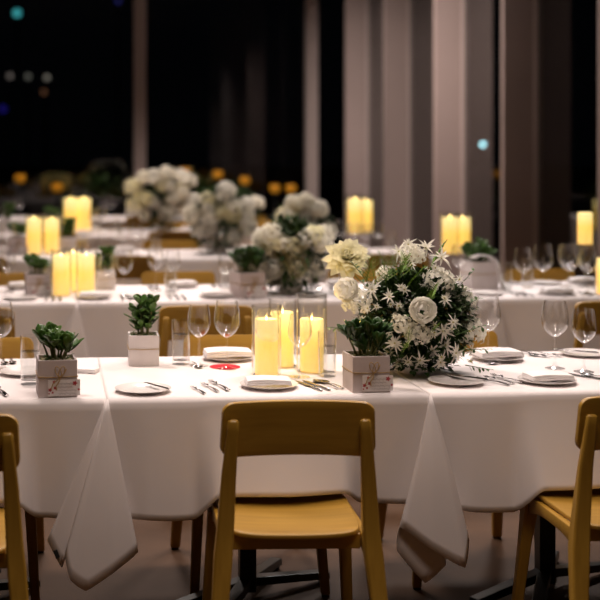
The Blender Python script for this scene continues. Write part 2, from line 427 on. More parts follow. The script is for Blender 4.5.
# a fifth table at the window end of row three
# ------------------------------------------------------------------ chairs
G='honey wooden dining chairs'
put_chair(.675,3.395,1,'honey wooden dining chair in front centre, seen from behind',G,-3)
put_chair(-.292,3.295,1,'honey wooden chair cut by the left edge at the front table',G,2)
put_chair(1.668,3.39,1,'honey wooden chair cut by the right edge at the front table',G,-1)
put_chair(.70,4.565,-1,'wooden chair behind the wine glasses on the far side of front table',G,0)
put_chair(-.27,4.565,-1,'wooden chair on far side of front table at the left edge',G,0)
put_chair(1.485,4.60,-1,'wooden chair on far side of front table behind the white flowers',G,-2)
for i,(x,y) in enumerate([(-.365,5.50),(.683,5.49),(1.60,5.55),(2.56,5.49)]):
    put_chair(x,y,1,['wooden chair at the second row, near side, at the left edge','wooden chair at second row, near side, behind the two wine glasses','wooden chair at second row, near side, hidden behind the flowers','wooden chair at second row, near side, by the right edge'][i],G)
for i,x in enumerate([-.3,.72,1.78,2.82]):
    put_chair(x,6.98,-1,'wooden chair on far side of second row, %s from left'%ORD[i],G)
rnd=random.Random(5)
for ri,xs_n,xs_f in ((2,(-.5,.45,1.4,2.25),(-.9,.05,.95,1.9)),(3,(-1.0,0,1.0,2.0),(-.8,.2,1.2,2.1)),(4,(-1.0,0,1.0,2.0),())):
    for i,x in enumerate(xs_n): put_chair(x+rnd.uniform(-.04,.04),Y[ri]-.50,1,'wooden chair on near side of %s row, %s from left'%(ORD[ri],ORD[i]),G)
    for i,x in enumerate(xs_f): put_chair(x+rnd.uniform(-.04,.04),Y[ri]+.82,-1,'wooden chair on far side of %s row, %s from left'%(ORD[ri],ORD[i]),G)
# ------------------------------------------------------------------ tableware prototypes
def glass_profile(h,r,rt,bowl,stem_r=.0038,foot=.034):
    zb=h-bowl; p=[(.0001,.0005),(foot*.98,.0005),(foot,.0018),(foot*.7,.004),(foot*.25,.009),(stem_r,.02),(stem_r*.9,zb*.6),(stem_r*1.1,zb-.012)]
    for k in range(17):
        t=(k/16)**1.5
        rr=(r*math.sin(min(1,t/.45)*PI/2)**.58) if t<=.45 else r+(rt-r)*((t-.45)/.55)**1.6
        rr=max(rr,stem_r*1.2); p.append((rr,zb-.006+t*(bowl+.006)))
    p.append((rt-.0012,h))
    return p
def make_wine(h,r,rt,bowl,nm):
    t=empty(nm); p=glass_profile(h,r,rt,bowl)
    MB().lathe(p[:8],28).build('stem',M['glass'],t)
    inner=[(max(rr-.0014,.0005),z+.0015) for rr,z in p[8:-1]][::-1]
    MB().lathe(p[7:]+inner,32).build('bowl',M['glass'],t)
    return t
wineL=Proto(make_wine(.232,.0455,.036,.118,'wine_glass'))
wineS=Proto(make_wine(.212,.041,.033,.108,'wine_glass'))
def make_tumbler():
    t=empty('water_tumbler')
    MB().lathe([(.0001,.0005),(.030,.0005),(.0315,.003),(.033,.155),(.0318,.155),(.0300,.014),(.0001,.012)],28).build('glass_wall',M['glass'],t)
    MB().lathe([(.0001,.0135),(.0295,.0145),(.0308,.105),(.0001,.105)],28).build('water',M['water'],t)
    return t
tumb=Proto(make_tumbler())
def make_plate(r,nm):
    pr=[(.0001,.004),(r*.55,.004),(r*.62,.0045),(r*.66,.0075),(r*.98,.017),(r,.0185),(r*.995,.020),(r*.97,.0195),(r*.66,.0105),(r*.6,.0075),(.0001,.007)]
    pr=[(.0001,.0008),(r*.62,.0008)]+[(a,z*.62+.0006) for a,z in pr[2:]]
    return MB().lathe(pr,40).build(nm,M['china'])
plate=Proto(make_plate(.088,'side_plate')); dplate=Proto(make_plate(.092,'dinner_plate'))
def make_napkin(w,d,nm='folded_napkin'):
    t=empty(nm)
    def f(u,v,k=0):
        pass
    b=MB()
    for L in range(3):
        z0=.001+L*.0052; ww=w-.002*L; dd=d-.002*L
        def g(u,v,z0=z0,ww=ww,dd=dd,L=L):
            a=2*u-1; c=2*v-1
            return (a*ww/2,c*dd/2,z0+.0045+.0012*math.sin(3*a+L)+.0006*math.cos(4*c)-.002*(abs(a)**8))
        bb=MB().grid(g,10,6)
        b.add(bb.v,bb.f)
    o=b.build(nm,M['napkin'],solid=.0055,bevel=.002,auto=False); bpy.data.objects.remove(t); return o
napk=Proto(make_napkin(.135,.085))
def make_fork(s=1,nm='fork'):
    # lies along +y; tines towards +y, handle towards -y, length .2*s
    b=MB(); n_=4 if s>.8 else 3
    def hd(u,v):
        y=-.10+v*.125; w=.0085*(1-.0)-.0045*min(1,v*1.5)*1.0; w=.0135-.009*v**.7
        return ((2*u-1)*w*.5*1.3,y,.004+.004*math.sin(v*PI)+ .001)
    b.grid(hd,2,10)
    def nk(u,v):
        y=.025+v*.028; w=.0035+.0205*(math.sin(v*PI/2)**1.4)
        return ((2*u-1)*w*.5,y,.005+.006*math.sin(v*2.2)-.001*(1-(2*u-1)**2)*0)
    b.grid(nk,4,6)
    for k in range(n_):
        x=(k-(n_-1)/2)*.024/(n_-.0)
        def tn(u,v,x=x):
            y=.053+v*.045; w=.0032*(1-.5*v)
            return (x+(2*u-1)*w*.5,y,.0095-.008*math.sin(v*1.7)+ .0075*v*v)
        b.grid(tn,1,6)
    o=b.build(nm,M['silver'],solid=.0016,auto=False); 
    for v in o.data.vertices: v.co=v.co*s
    return o
fork=Proto(make_fork(1)); dfork=Proto(make_fork(.74,'dessert_fork'))
def make_knife():
    t=empty('table_knife')
    b=MB()
    def bl(u,v):
        y=.0+v*.115; w=.019*(1-.9*max(0,v-.75)**1.5*8*.5); w=max(.003,w); 
        return (-.006+u*w,y,.0035)
    b.grid(bl,2,12); b.build('blade',M['silver'],t,solid=.0012,auto=False)
    MB().tube([(0,-.105,.0048),(0,-.095,.0055),(0,-.05,.005),(0,-.005,.0045),(0,.004,.004)],[.003,.0048,.0045,.0038,.003],8).build('handle',M['silver'],t)
    return t
knife=Proto(make_knife())
def make_spoon():
    b=MB()
    def hd(u,v):
        y=-.10+v*.13; w=.0095-.006*v**.6
        return ((2*u-1)*w*.6,y,.004+.005*math.sin(v*PI)+.001)
    b.grid(hd,2,10)
    def bo(u,v):
        y=.028+v*.062; w=.038*math.sqrt(max(.004,1-(2*v-.94)**2*.98)); a=2*u-1
        return (a*w*.5,y,.0075-.006*(1-a*a)*math.sin(min(1,v)*PI)+.0)
    b.grid(bo,8,12)
    return b.build('spoon',M['silver'],solid=.0014,auto=False)
spoon=Proto(make_spoon())
# ------------------------------------------------------------------ leaves and flowers
def leaf(b,base,dirv,L,W,curl=.2,up=Vector((0,0,1)),obov=.6,thick=0,n=5):
    d=Vector(dirv).normalized(); s=d.cross(up)
    if s.length<.05: s=d.cross(Vector((1,0,0)))
    s.normalize(); nn=s.cross(d).normalized(); base=Vector(base); vs=[]; fs=[]
    for i in range(n+1):
        t=i/n; w=W*.5*(math.sin(PI*min(1,t**(.79 if obov<.5 else (1.75 if n>7 else 1.3))))**(.5 if n>7 else .62) if 0<t<1 else .02)
        c=base+d*(L*t)+nn*(-curl*L*t*t)
        vs+= [c-s*w+nn*(.12*w*2), c+nn*(0), c+s*w+nn*(.12*w*2)]
    for i in range(n):
        a=i*3; fs+=[(a,a+1,a+4,a+3),(a+1,a+2,a+5,a+4)]
    b.add(vs,fs)
def rdir(r,zmin=-1,zmax=1):
    z=r.uniform(zmin,zmax); a=r.uniform(0,2*PI); q=math.sqrt(1-z*z); return Vector((q*math.cos(a),q*math.sin(a),z))
def ranunculus(b,c,R,axis,rnd,layers=6):
    ax=Vector(axis).normalized(); Q=ax.to_track_quat('Z','Y').to_matrix().to_4x4(); M4=Matrix.Translation(c)@Q
    N=46
    for k in range(N):
        f=(k+.5)/N; th=.10+2.35*f**.62; ph=k*2.39996+rnd.uniform(-.2,.2)
        hs=.20+.42*f**.6; r0=R*(.70+.24*min(1,f*2.2))*rnd.uniform(.96,1.03); lift=R*(.16+.05*rnd.random())
        def pf(u,v,th=th,ph=ph,hs=hs,r0=r0,lift=lift):
            a=2*u-1; w=max(.02,math.sin(PI*(.12+.86*v)))**.6
            t=th+hs*(.8-1.5*v)                      # v grows towards the open top
            x=a*w*hs*1.15
            rr=r0-lift*.55+lift*(v**1.2)+lift*.25*a*a*v
            d=Vector((math.sin(t),0,math.cos(t)))*math.cos(x)+Vector((0,1,0))*math.sin(x)
            d=Vector((d.x*math.cos(ph)-d.y*math.sin(ph),d.x*math.sin(ph)+d.y*math.cos(ph),d.z))
            return tuple(d*rr)
        b.grid(pf,5,4,M4)
def dahlia(b,c,R,axis,rnd):
    ax=Vector(axis).normalized(); M4=Matrix.Translation(c)@ax.to_track_quat('Z','Y').to_matrix().to_4x4()
    for k in range(7):
        f=k/6; n_=9+int(f*5); el=math.radians(82-88*f); L=R*(.42+.62*f)
        for j in range(n_):
            a=2*PI*j/n_+k*.37+rnd.uniform(-.1,.1); e=el+rnd.uniform(-.12,.12); LL=L*rnd.uniform(.85,1.12)
            d=Vector((math.cos(a)*math.cos(e),math.sin(a)*math.cos(e),math.sin(e)))
            bb=MB(); leaf(bb,(0,0,-.12*R),d,LL,R*.50,curl=rnd.uniform(-.1,.25),obov=.4,n=5); b.add(bb.v,bb.f,M4)
def dahlia_heart(b,c,R,axis,rnd): ranunculus(b,Vector(c)+Vector(axis).normalized()*R*.16,R*.30,axis,rnd)
def star(b,c,R,axis,rnd,n_=7):
    ax=Vector(axis).normalized(); M4=Matrix.Translation(c)@ax.to_track_quat('Z','Y').to_matrix().to_4x4()
    for k in range(2):
        for j in range(n_):
            a=2*PI*(j+.5*k)/n_+rnd.uniform(-.12,.12); e=math.radians(18+38*k)+rnd.uniform(-.2,.2)
            d=Vector((math.cos(a)*math.cos(e),math.sin(a)*math.cos(e),math.sin(e)))
            bb=MB(); leaf(bb,(0,0,0),d,R*rnd.uniform(.6,1.2),R*.22,curl=rnd.uniform(.0,1.0),obov=.4,n=4); b.add(bb.v,bb.f,M4)
def cluster(b,c,R,rnd,n_=150,fr=.20):
    for _ in range(n_):
        d=rdir(rnd,-.6,1); p=Vector(c)+d*R*rnd.uniform(.72,1.08); d=(d+rdir(rnd)*.55).normalized(); M4=Matrix.Translation(p)@d.to_track_quat('Z','Y').to_matrix().to_4x4()@Matrix.Rotation(rnd.uniform(0,3),4,'Z')
        for k in range(4):
            a=k*PI/2; bb=MB(); leaf(bb,(0,0,0),(math.cos(a),math.sin(a),.25),R*fr,R*fr*.95,curl=.15,n=2); b.add(bb.v,bb.f,M4)
def fern(b,base,d,L,rnd):
    d=Vector(d).normalized(); base=Vector(base); s=d.cross(Vector((0,0,1))).normalized() if abs(d.z)<.95 else Vector((1,0,0))
    ln=9
    for i in range(1,ln+1):
        t=i/ln; p=base+d*L*t+Vector((0,0,-.15*L*t*t))
        for q in (-1,1):
            dd=(d*.7+s*q).normalized(); l2=L*.34*(1-t*.7)
            for m_ in range(3):
                pp=p+dd*l2*m_/3
                leaf(b,pp,dd+d*.4+Vector((0,0,rnd.uniform(-.3,.3))),l2*.55,l2*.24,curl=.1,n=3)
    b.tube([base,base+d*L*.5,base+d*L+Vector((0,0,-.15*L))],[.0015,.001,.0006],4)
def arrangement(name,loc,blooms,body,seed,label,group,nleaf=900,nfill=26,scale=1,stars=(),ferns=(),sprigs=()):
    """blooms: (type, local centre, radius, material, name)"""
    rnd=random.Random(seed); t=empty(name,loc)
    MB().lathe([(.0001,.001),(.05,.001),(.065,.015),(.070,.04),(.066,.048),(.062,.048),(.055,.02),(.0001,.012)],28).build('bowl',M['china'],t)
    (cx,cy,cz),(rx,ry,rz)=body
    b=MB()
    for _ in range(nleaf):
        d=rdir(rnd,-.75,1); k=rnd.uniform(.45,1.0)**.6
        p=Vector((cx+d.x*rx*k,cy+d.y*ry*k,max(.012,cz+d.z*rz*k)))
        dd=(d+rdir(rnd)*.7); 
        if p.z<.05 and dd.z<0: dd.z=.15
        leaf(b,p,dd,rnd.uniform(.022,.042)*scale,rnd.uniform(.012,.020)*scale,curl=rnd.uniform(-.1,.4),n=3)
    for _ in range(int(nleaf*.12)):
        a=rnd.uniform(0,2*PI); r=rnd.uniform(.066,.13); p=Vector((r*math.cos(a),r*math.sin(a),rnd.uniform(.02,.075)))
        leaf(b,p,Vector((math.cos(a),math.sin(a),rnd.uniform(.0,.8)))+rdir(rnd)*.3,.034*scale,.017*scale,curl=.3,n=3)
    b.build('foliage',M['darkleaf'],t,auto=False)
    b=MB()
    for _ in range(nleaf//4):
        d=rdir(rnd,-.6,1); k=rnd.uniform(.85,1.08)
        p=Vector((cx+d.x*rx*k,cy+d.y*ry*k,max(.015,cz+d.z*rz*k))); dd=d+rdir(rnd)*.6
        if p.z<.05 and dd.z<0: dd.z=.15
        leaf(b,p,dd,rnd.uniform(.015,.034)*scale,rnd.uniform(.007,.013)*scale,curl=rnd.uniform(-.1,.4),n=3)
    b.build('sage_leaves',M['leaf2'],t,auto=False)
    # stems from the bowl to every bloom
    b=MB()
    for ty,c,R,m,nm in blooms:
        c=Vector(c); b.tube([(cx*.3,cy*.3,.05),((cx+c.x)/2,(cy+c.y)/2,c.z*.6),c-Vector((0,0,R*.5))],[.002,.002,.0018],5)
    b.build('stems',M['stem'],t)
    for ty,c,R,m,nm in blooms:
        b=MB(); c=Vector(c); ax=Vector((c.x-cx,c.y-cy-.12,c.z-cz+.05))
        if ty=='r': ranunculus(b,c,R,ax,rnd)
        elif ty=='d': dahlia(b,c,R,Vector((-.15,-.75,.5)),rnd); dahlia_heart(b,c,R,Vector((-.15,-.75,.5)),rnd)
        elif ty=='s': star(b,c,R,ax+rdir(rnd)*.05,rnd)
        else: cluster(b,c,R,rnd)
        b.build(nm,M[m],t,auto=False)
    for (c,R) in stars:
        b=MB(); c=Vector(c); ax=Vector((c.x-cx,c.y-cy-.15,c.z-cz+.03))+rdir(rnd)*.06; star(b,c,R,ax,rnd)
        s_=b.build('star_flower',M['blush_petal'],t,auto=False)
        hb=MB(); hb.lathe([(.0001,-.003),(.004,0),(.003,.004),(.0001,.006)],6,Matrix.Translation(c)@ax.normalized().to_track_quat('Z','Y').to_matrix().to_4x4()); hb.build('flower_centre',M['heart'],s_)
    for (c,d,L) in ferns:
        b=MB(); fern(b,c,d,L,rnd); b.build('fern_frond',M['fern'],t,auto=False)
    for (c,d,L) in sprigs:
        b=MB(); d=Vector(d).normalized(); c=Vector(c); b.tube([c,c+d*L*.5,c+d*L],[.0016,.0012,.0008],4)
        for i in range(int(L/.011)):
            p=c+d*(L*(i+1)*.011/L); leaf(b,p,d*.6+rdir(rnd)*.9,rnd.uniform(.013,.022),rnd.uniform(.008,.012),curl=.2,n=3)
        b.build('leaf_sprig',M['leaf2'],t,auto=False)
    return tag(t,label,'flower arrangement',group)
# ---- front arrangement
D0=4.22; base=at(413,372,TZ); 
def loc_(px,py,d):
    q=atd(px,py,d)-Vector((base.x,base.y,TZ)); return q
body=((loc_(416,322,D0)),(.195,.13,.165))
body=((body[0].x,0,.175),(.185,.12,.16))
bl=[('d',loc_(347,256,4.20),.078,'cream_petal','dahlia'),
    ('r',loc_(346,289,4.12),.040,'white_petal','ranunculus'),
    ('c',loc_(357,302,4.14),.046,'white_petal','hydrangea'),
    ('r',loc_(423,310,4.02),.043,'white_petal','ranunculus'),
    ('c',loc_(437,284,4.16),.055,'blush_petal','hydrangea'),
    ('c',loc_(461,302,4.20),.050,'blush_petal','hydrangea'),
    ('c',loc_(468,332,4.18),.055,'blush_petal','hydrangea'),
    ('c',loc_(418,336,4.06),.040,'blush_petal','hydrangea'),
    ('c',loc_(402,325,4.07),.034,'blush_petal','hydrangea'),
    ('c',loc_(412,256,4.22),.042,'blush_petal','hydrangea'),
    ('c',loc_(385,275,4.25),.030,'blush_petal','hydrangea')]
rnd=random.Random(3)
stpx=[(390,297),(404,290),(401,308),(412,300),(394,343),(384,334),(400,362),(446,345),(456,353),(432,350),(409,346),(442,331),(452,322),(389,352),(440,362),(420,360),(408,245),(425,248),(441,258),(398,252),(372,290),(445,300),(470,350),(378,325)]
st=[(loc_(a+rnd.uniform(-1,1),c,4.06+rnd.uniform(-.02,.07)),rnd.uniform(.022,.036)) for a,c in stpx]
rnd=random.Random(12)
for _ in range(34):
    st.append((loc_(412+rnd.uniform(-62,60),318+rnd.uniform(-55,48),4.05+rnd.uniform(0,.05)),rnd.uniform(.012,.020)))
st=[q_ for q_ in st if ((q_[0].x-0)/.215)**2+((q_[0].z-.17)/.215)**2<1 or q_[1]>.021]
fe=[(loc_(366,282,4.08),(.2,-.2,1),.10),(loc_(400,275,4.06),(.3,-.3,1),.09),(loc_(410,272,4.08),(-.4,-.2,1),.09),(loc_(430,300,4.02),(.3,-.3,1),.07),(loc_(403,352,4.0),(.3,-.4,1),.06),(loc_(385,270,4.1),(-.3,-.1,1),.08),(loc_(377,290,4.15),(-.25,-.1,1),0.140),(loc_(400,282,4.15),(0,-.1,1),0.119),(loc_(405,290,4.13),(.5,-.2,.8),0.112),(loc_(428,305,4.08),(.2,-.3,1),0.084),(loc_(408,340,4.04),(.0,-.4,.8),.05),(loc_(430,270,4.18),(.4,-.1,.9),0.126),(loc_(385,285,4.16),(.2,-.1,1),0.126),(loc_(432,332,4.05),(.3,-.3,.6),.05)]
sp=[(loc_(455,310,4.1),(.7,-.1,.35),.09),(loc_(460,350,4.05),(.8,-.2,.05),.09),(loc_(465,365,4.05),(.7,-.3,-.1),.08),(loc_(455,290,4.15),(.6,0,.6),.09),(loc_(370,285,4.14),(-.6,-.2,.7),.11),(loc_(380,300,4.1),(-.5,-.2,.5),.1),(loc_(455,335,4.02),(.8,-.2,.3),.1),(loc_(355,330,4.12),(-.7,-.1,.1),.09)]
arrangement('flower_arrangement',(base.x,base.y,TZ),bl,body,7,'large arrangement of white flowers and ferns on the front table','white flower arrangements',3800,0,1,st,fe,sp)
# ---- flower arrangements behind
def back_arr(px,d,w,h,seed,label,nb=16):
    c=atd(px,300,d); rnd=random.Random(seed)
    body=((0,0,h*.5),(w*.42,.15,h*.45)); bl=[]
    for i in range(nb):
        a=rnd.uniform(-1,1); v=rnd.uniform(-.75,1); 
        q=math.sqrt(max(0,1-(a*a+v*v)/1.7))
        x=a*w*.46; z=h*.52+v*h*.44*math.sqrt(max(.15,1-a*a*.7)); y=-.13*q+rnd.uniform(-.02,.02)
        ty=['r','c','r','c'][i%4]; bl.append((ty,(x,y,max(.08,z)),rnd.uniform(.044,.064)*(w/.42)**.7,['white_petal','blush_petal','cream_petal'][i%3] if i%5 else 'blush_petal','ranunculus' if ty=='r' else 'hydrangea'))
    arrangement('flower_arrangement',(c.x,c.y,TZ),bl,body,seed,label,'white flower arrangements',900,0,1.5)
back_arr(291,6.55,.42,.40,21,'white flower arrangement in the second row behind the lit candles',22)
back_arr(218,9.1,.50,.50,22,'white flower arrangement in the third row, left of centre',22)
back_arr(163,11.4,.62,.58,23,'tallest white flower arrangement, far back right of the left post',26)
back_arr(303,9.05,.48,.40,24,'white flower arrangement in the third row, centre right',14)
back_arr(236,11.5,.5,.40,25,'white flower arrangement far back in the fourth row',12)
# ------------------------------------------------------------------ planter boxes
def make_plant(seed,style):
    rnd=random.Random(seed); b=MB(); sb=MB()
    if style=='rosette':
        for i in range(11):
            a=2*PI*i*3/11+rnd.uniform(-.3,.3); r=rnd.uniform(.008,.036); h=rnd.uniform(.02,.062); top=Vector((math.cos(a)*r*1.5,math.sin(a)*r*1.5,.1+h))
            sb.tube([(math.cos(a)*r*.6,math.sin(a)*r*.6,.09),top],[.003,.0022],6)
            for j in range(8):
                q=2*PI*j/8*1.6; e=rnd.uniform(.1,1.2)+.06*j
                d=Vector((math.cos(q)*math.cos(e),math.sin(q)*math.cos(e),math.sin(e)))+Vector((math.cos(a),math.sin(a),0))*.25
                leaf(b,top-Vector((0,0,.002*j)),d,rnd.uniform(.036,.050),rnd.uniform(.025,.033),curl=-.3,n=9)
    else:
        for i in range(5):
            a=2*PI*i/5+.4; lean=rnd.uniform(.1,.35); top=Vector((math.cos(a)*lean*.1,math.sin(a)*lean*.1,.1+rnd.uniform(.05,.09)))
            sb.tube([(math.cos(a)*.01,math.sin(a)*.01,.09),top],[.003,.002],6)
            for k in range(4):
                p=Vector((math.cos(a)*.01,math.sin(a)*.01,.09)).lerp(top,.35+.65*k/3)
                for j in range(4 if k<3 else 6):
                    q=j*PI/2+k*.8+rnd.uniform(-.2,.2); e=rnd.uniform(.15,.7)+(.3 if k==3 else 0)
                    d=Vector((math.cos(q)*math.cos(e),math.sin(q)*math.cos(e),math.sin(e)))
                    leaf(b,p,d,rnd.uniform(.026,.038),rnd.uniform(.016,.021),curl=-.2,n=8)
    return b,sb
def make_planter(w,h,seed,style,boxm,tagged,spread=1,lid=False,twine=True):
    t=empty('potted_plant'); hw=w/2; th=.007
    b=MB(); b.box(-hw,hw,-hw,-hw+th,0,h); b.box(-hw,hw,hw-th,hw,0,h); b.box(-hw,-hw+th,-hw+th,hw-th,0,h); b.box(hw-th,hw,-hw+th,hw-th,0,h); b.box(-hw+th,hw-th,-hw+th,hw-th,0,.006)
    bx=b.build('box',boxm,t,smooth=False,bevel=.0012)
    def so(u,v):
        a,c=2*u-1,2*v-1; return (a*(hw-th-.0005),c*(hw-th-.0005),h-.012+.012*(1-max(abs(a),abs(c))**2)+.002*math.sin(17*a+5*c))
    MB().grid(so,12,12).build('moss',M['soil'],t)
    b,sb=make_plant(seed,style)
    for lst in (b,sb): lst.v=[(v[0]*spread,v[1]*spread,(v[2]-.1)*spread+h-.006) for v in lst.v]
    rnd=random.Random(seed)
    for v in range(26):
        a=rnd.uniform(0,2*PI); p=Vector((rnd.uniform(-.8,.8)*hw,rnd.uniform(-.8,.8)*hw,h-.004))
        leaf(b,p,(math.cos(a),math.sin(a),rnd.uniform(.3,1)),rnd.uniform(.012,.022),.004,curl=.3,n=3)
    f=b.build('leaves',M['leaf'],t,solid=.0014,auto=False); sb.build('stems',M['stem'],t)
    if twine:
        z=h*.56; e=hw+.0014
        tw=MB(); tw.tube([(-e,-e,z),(0,-e-.001,z-.002),(e,-e,z),(e,e,z),(-e,e,z),(-e,-e,z)],.0014,6)
        if tagged:
            # bow : two loops and two tails
            y=-e-.004; k=Vector((.006,y,z))
            for sx in (-1,1):
                lp=[]
                for q_ in range(13):
                    a=2*PI*q_/12; rr=.017*(1-math.cos(a)); w_=.0085*math.sin(a)
                    lp.append(k+Vector((sx*(.30*rr+w_),-.002-.002*math.sin(a/2),.95*rr)))
                tw.tube(lp,.0015,6)
            tw.lathe([(.0001,-.003),(.003,-.0015),(.003,.0015),(.0001,.003)],8,Matrix.Translation(k))
            tw.tube([k,k+Vector((-.010,-.003,-.010)),k+Vector((-.022,-.003,-.020)),k+Vector((-.027,-.002,-.036))],.0015,6)
            tw.tube([k,k+Vector((-.003,-.004,-.014)),k+Vector((-.012,-.004,-.026)),k+Vector((-.010,-.004,-.040))],.0015,6)
            tw.tube([k,k+Vector((.012,-.002,.010)),k+Vector((.020,-.001,.024))],.0013,6)
        tw.build('twine',M['twine'],t)
    if tagged:
        y=-hw-.0045; z0=.006; z1=.054; x0=-.030; x1=hw+.008
        tg=MB().box(x0,x1,y-.0008,y+.0008,z0,z1).build('tag',M['tagpaper'],t,smooth=False)
        y2=y-.0012
        fl_=MB(); rr=random.Random(4)
        for (fx,fz,fr) in ((x1-.016,z1-.011,.008),(x1-.004,z1-.030,.0045),(x0+.006,z0+.018,.0065),(x0+.014,z0+.010,.004),(x0+.022,z0+.024,.006),(x0+.003,z0+.007,.003),(x0+.018,z1-.006,.005)):
            fl_=MB(); pr_=[]
            for k in range(40):
                a=k*2*PI/40; q_=fr*(.78+.22*math.cos(5*a)); pr_.append((fx+math.cos(a)*q_,y2,fz+math.sin(a)*q_))
            fl_.add(pr_,[tuple(range(40))]); fl_.build('printed_flower',M['tagred'],tg,smooth=False)
        ik=MB()
        for ln_ in range(4):
            zz=z1-.012-ln_*.010; xa=x0+.030; xb=x1-.022 if ln_<2 else x1-.010; pts=[]
            for i in range(50):
                u=i/49; pts.append((xa+(xb-xa)*u,y2,zz+.0024*math.sin(u*47+ln_*2)+.0012*math.sin(u*23+ln_)))
            ik.tube(pts,.00045,3)
        ik.build('handwriting',M['ink'],tg)
    return t
pD=Proto(make_planter(.118,.112,45,'rosette',M['box'],False,1.0))
pA=Proto(make_planter(.118,.112,31,'rosette',M['pinkbox'],True,1.12))
M['leafdark']=mat('dark_succulent_leaf',(.035,.09,.018),.36,spec=.35,col2=(.018,.05,.012),nscale=25)  # darker green leaf colour of the second tagged succulent
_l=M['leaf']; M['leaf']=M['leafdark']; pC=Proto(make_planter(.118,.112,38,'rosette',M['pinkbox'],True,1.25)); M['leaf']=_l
pB=Proto(make_planter(.105,.105,32,'branch',M['box'],False,1.42))
PG='potted succulents in square wooden boxes'
q=at(56.5,397.5,TZ); pA.put((q.x,q.y+.059,TZ),'succulent in grey box with floral tag and twine bow, front left','potted plant',PG,.07)
q=at(371,393,TZ)
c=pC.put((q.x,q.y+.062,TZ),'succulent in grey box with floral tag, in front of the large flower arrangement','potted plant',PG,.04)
q=at(144.5,366,TZ); pB.put((q.x,q.y+.053,TZ),'small branching succulent in plain white box left of the water tumbler','potted plant',PG,-.03)
def back_pot(proto,px,d,label,sc=1,rz=.1):
    p=atd(px,300,d); proto.put((p.x,p.y,TZ),label,'potted plant',PG,rz,sc)
back_pot(pA,37,6.45,'succulent in pinkish box left of the candles, second row',1)
back_pot(pB,105,6.75,'succulent in white box right of the candles, second row',.95)
back_pot(pC,247,6.36,'dark green succulent beside the second row flower arrangement',1.15,.3)
back_pot(pD,479,6.8,'succulent in the largest white box, second row right of the far candle',1.3)
back_pot(pA,17,9.0,'blurred succulent in the third row at far left',1.1)
back_pot(pB,68,9.15,'blurred potted plant right of the third row candles',1.05)
back_pot(pA,52,11.4,'blurred potted plant left of the fourth row candles',1.1)
back_pot(pB,8,11.4,'blurred potted plant at the left edge, fourth row',1.1)
# ------------------------------------------------------------------ candles
def make_candle(r,h,m,glass=True,hg=.24,flame=True,nm='pillar_candle'):
    t=empty(nm)
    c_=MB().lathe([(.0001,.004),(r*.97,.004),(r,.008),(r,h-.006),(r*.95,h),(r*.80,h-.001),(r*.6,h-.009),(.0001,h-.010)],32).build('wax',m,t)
    MB().tube([(0,0,h-.010),(.001,0,h-.004)],.0012,6).build('wick',M['wick'],c_)
    if flame: MB().lathe([(.0001,h-.006),(.0025,h-.003),(.003,h+.001),(.0015,h+.007),(.0003,h+.011)],12).build('flame',M['flame'],c_)
    if glass:
        R=r+.011
        MB().lathe([(.0001,.0005),(R,.0005),(R+.0005,.003),(R,hg),(R-.0022,hg),(R-.0022,.0035),(.0001,.0035)],40).build('glass_cylinder',M['glassb'],t)
    return t
cA=Proto(make_candle(.038,.188,M['wax'],hg=.232)); cT=Proto(make_candle(.040,.178,M['wax'],hg=.262))
CG='lit pillar candles in glass cylinders'
q=at(269,378,TZ); cA.put((q.x,q.y+.05,TZ),'lit candle in glass cylinder, leftmost of the front table group','candle',CG)
q=at(286,370,TZ); cA.put((q.x+.003,q.y+.077,TZ),'yellow lit candle just behind the leftmost front table candle','candle',CG)
q=at(315,374,TZ); cT.put((q.x,q.y+.052,TZ),'lit candle in the tallest glass cylinder, rightmost of front group','candle',CG)
cF=Proto(make_candle(.042,.205,M['waxfar'],hg=.235))
def far_candle(px,d,label,h=1,X=None,proto=None):
    p=atd(px,300,d); return (proto or cF).put((p.x,p.y,TZ),label,'candle',CG,0,h)
far_candle(61,6.44,'lit candle at left of the second row candle trio')
far_candle(73,6.62,'lit candle at back middle of the second row candle trio')
far_candle(86.5,6.46,'lit candle at right of the second row candle trio')
far_candle(34,9.0,'blurred lit candle, left one in the third row',1.25)
far_candle(52,9.05,'blurred lit candle, right one in the third row',1.22)
far_candle(71,11.35,'blurred lit candle, left one in the fourth row',1.5)
far_candle(84,11.4,'blurred lit candle, right one in the fourth row',1.5)
far_candle(355,11.2,'blurred lit candle in the fourth row before the grey fins',1.5)
far_candle(366,11.4,'blurred lit candle right behind its twin before the grey fins',1.4)
far_candle(450,9.0,'blurred lit candle in the third row at right, left of its pair',1.28)
far_candle(463,9.1,'blurred lit candle in the third row at right, right of its pair',1.24)
# tall candle on a stand by the right windows
t=empty('tall_candle_stand',atd(585,300,7.0)); t.location.z=0.752
p=t.location
tt=MB().lathe([(.0001,0),(.055,0),(.055,.008),(.012,.02),(.009,.12),(.012,.2),(.045,.215),(.045,.222),(.0001,.222)],24).build('stand',M['glassb'],t)
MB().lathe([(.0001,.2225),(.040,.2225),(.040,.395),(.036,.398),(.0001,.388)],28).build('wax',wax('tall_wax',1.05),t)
tag(t,'tall orange yellow candle raised on a clear stand near the right windows','candle')
p=atd(604,300,6.5); cF.put((p.x,p.y,TZ),'lit candle cut by the right edge in the second row','candle',CG,0,.9)
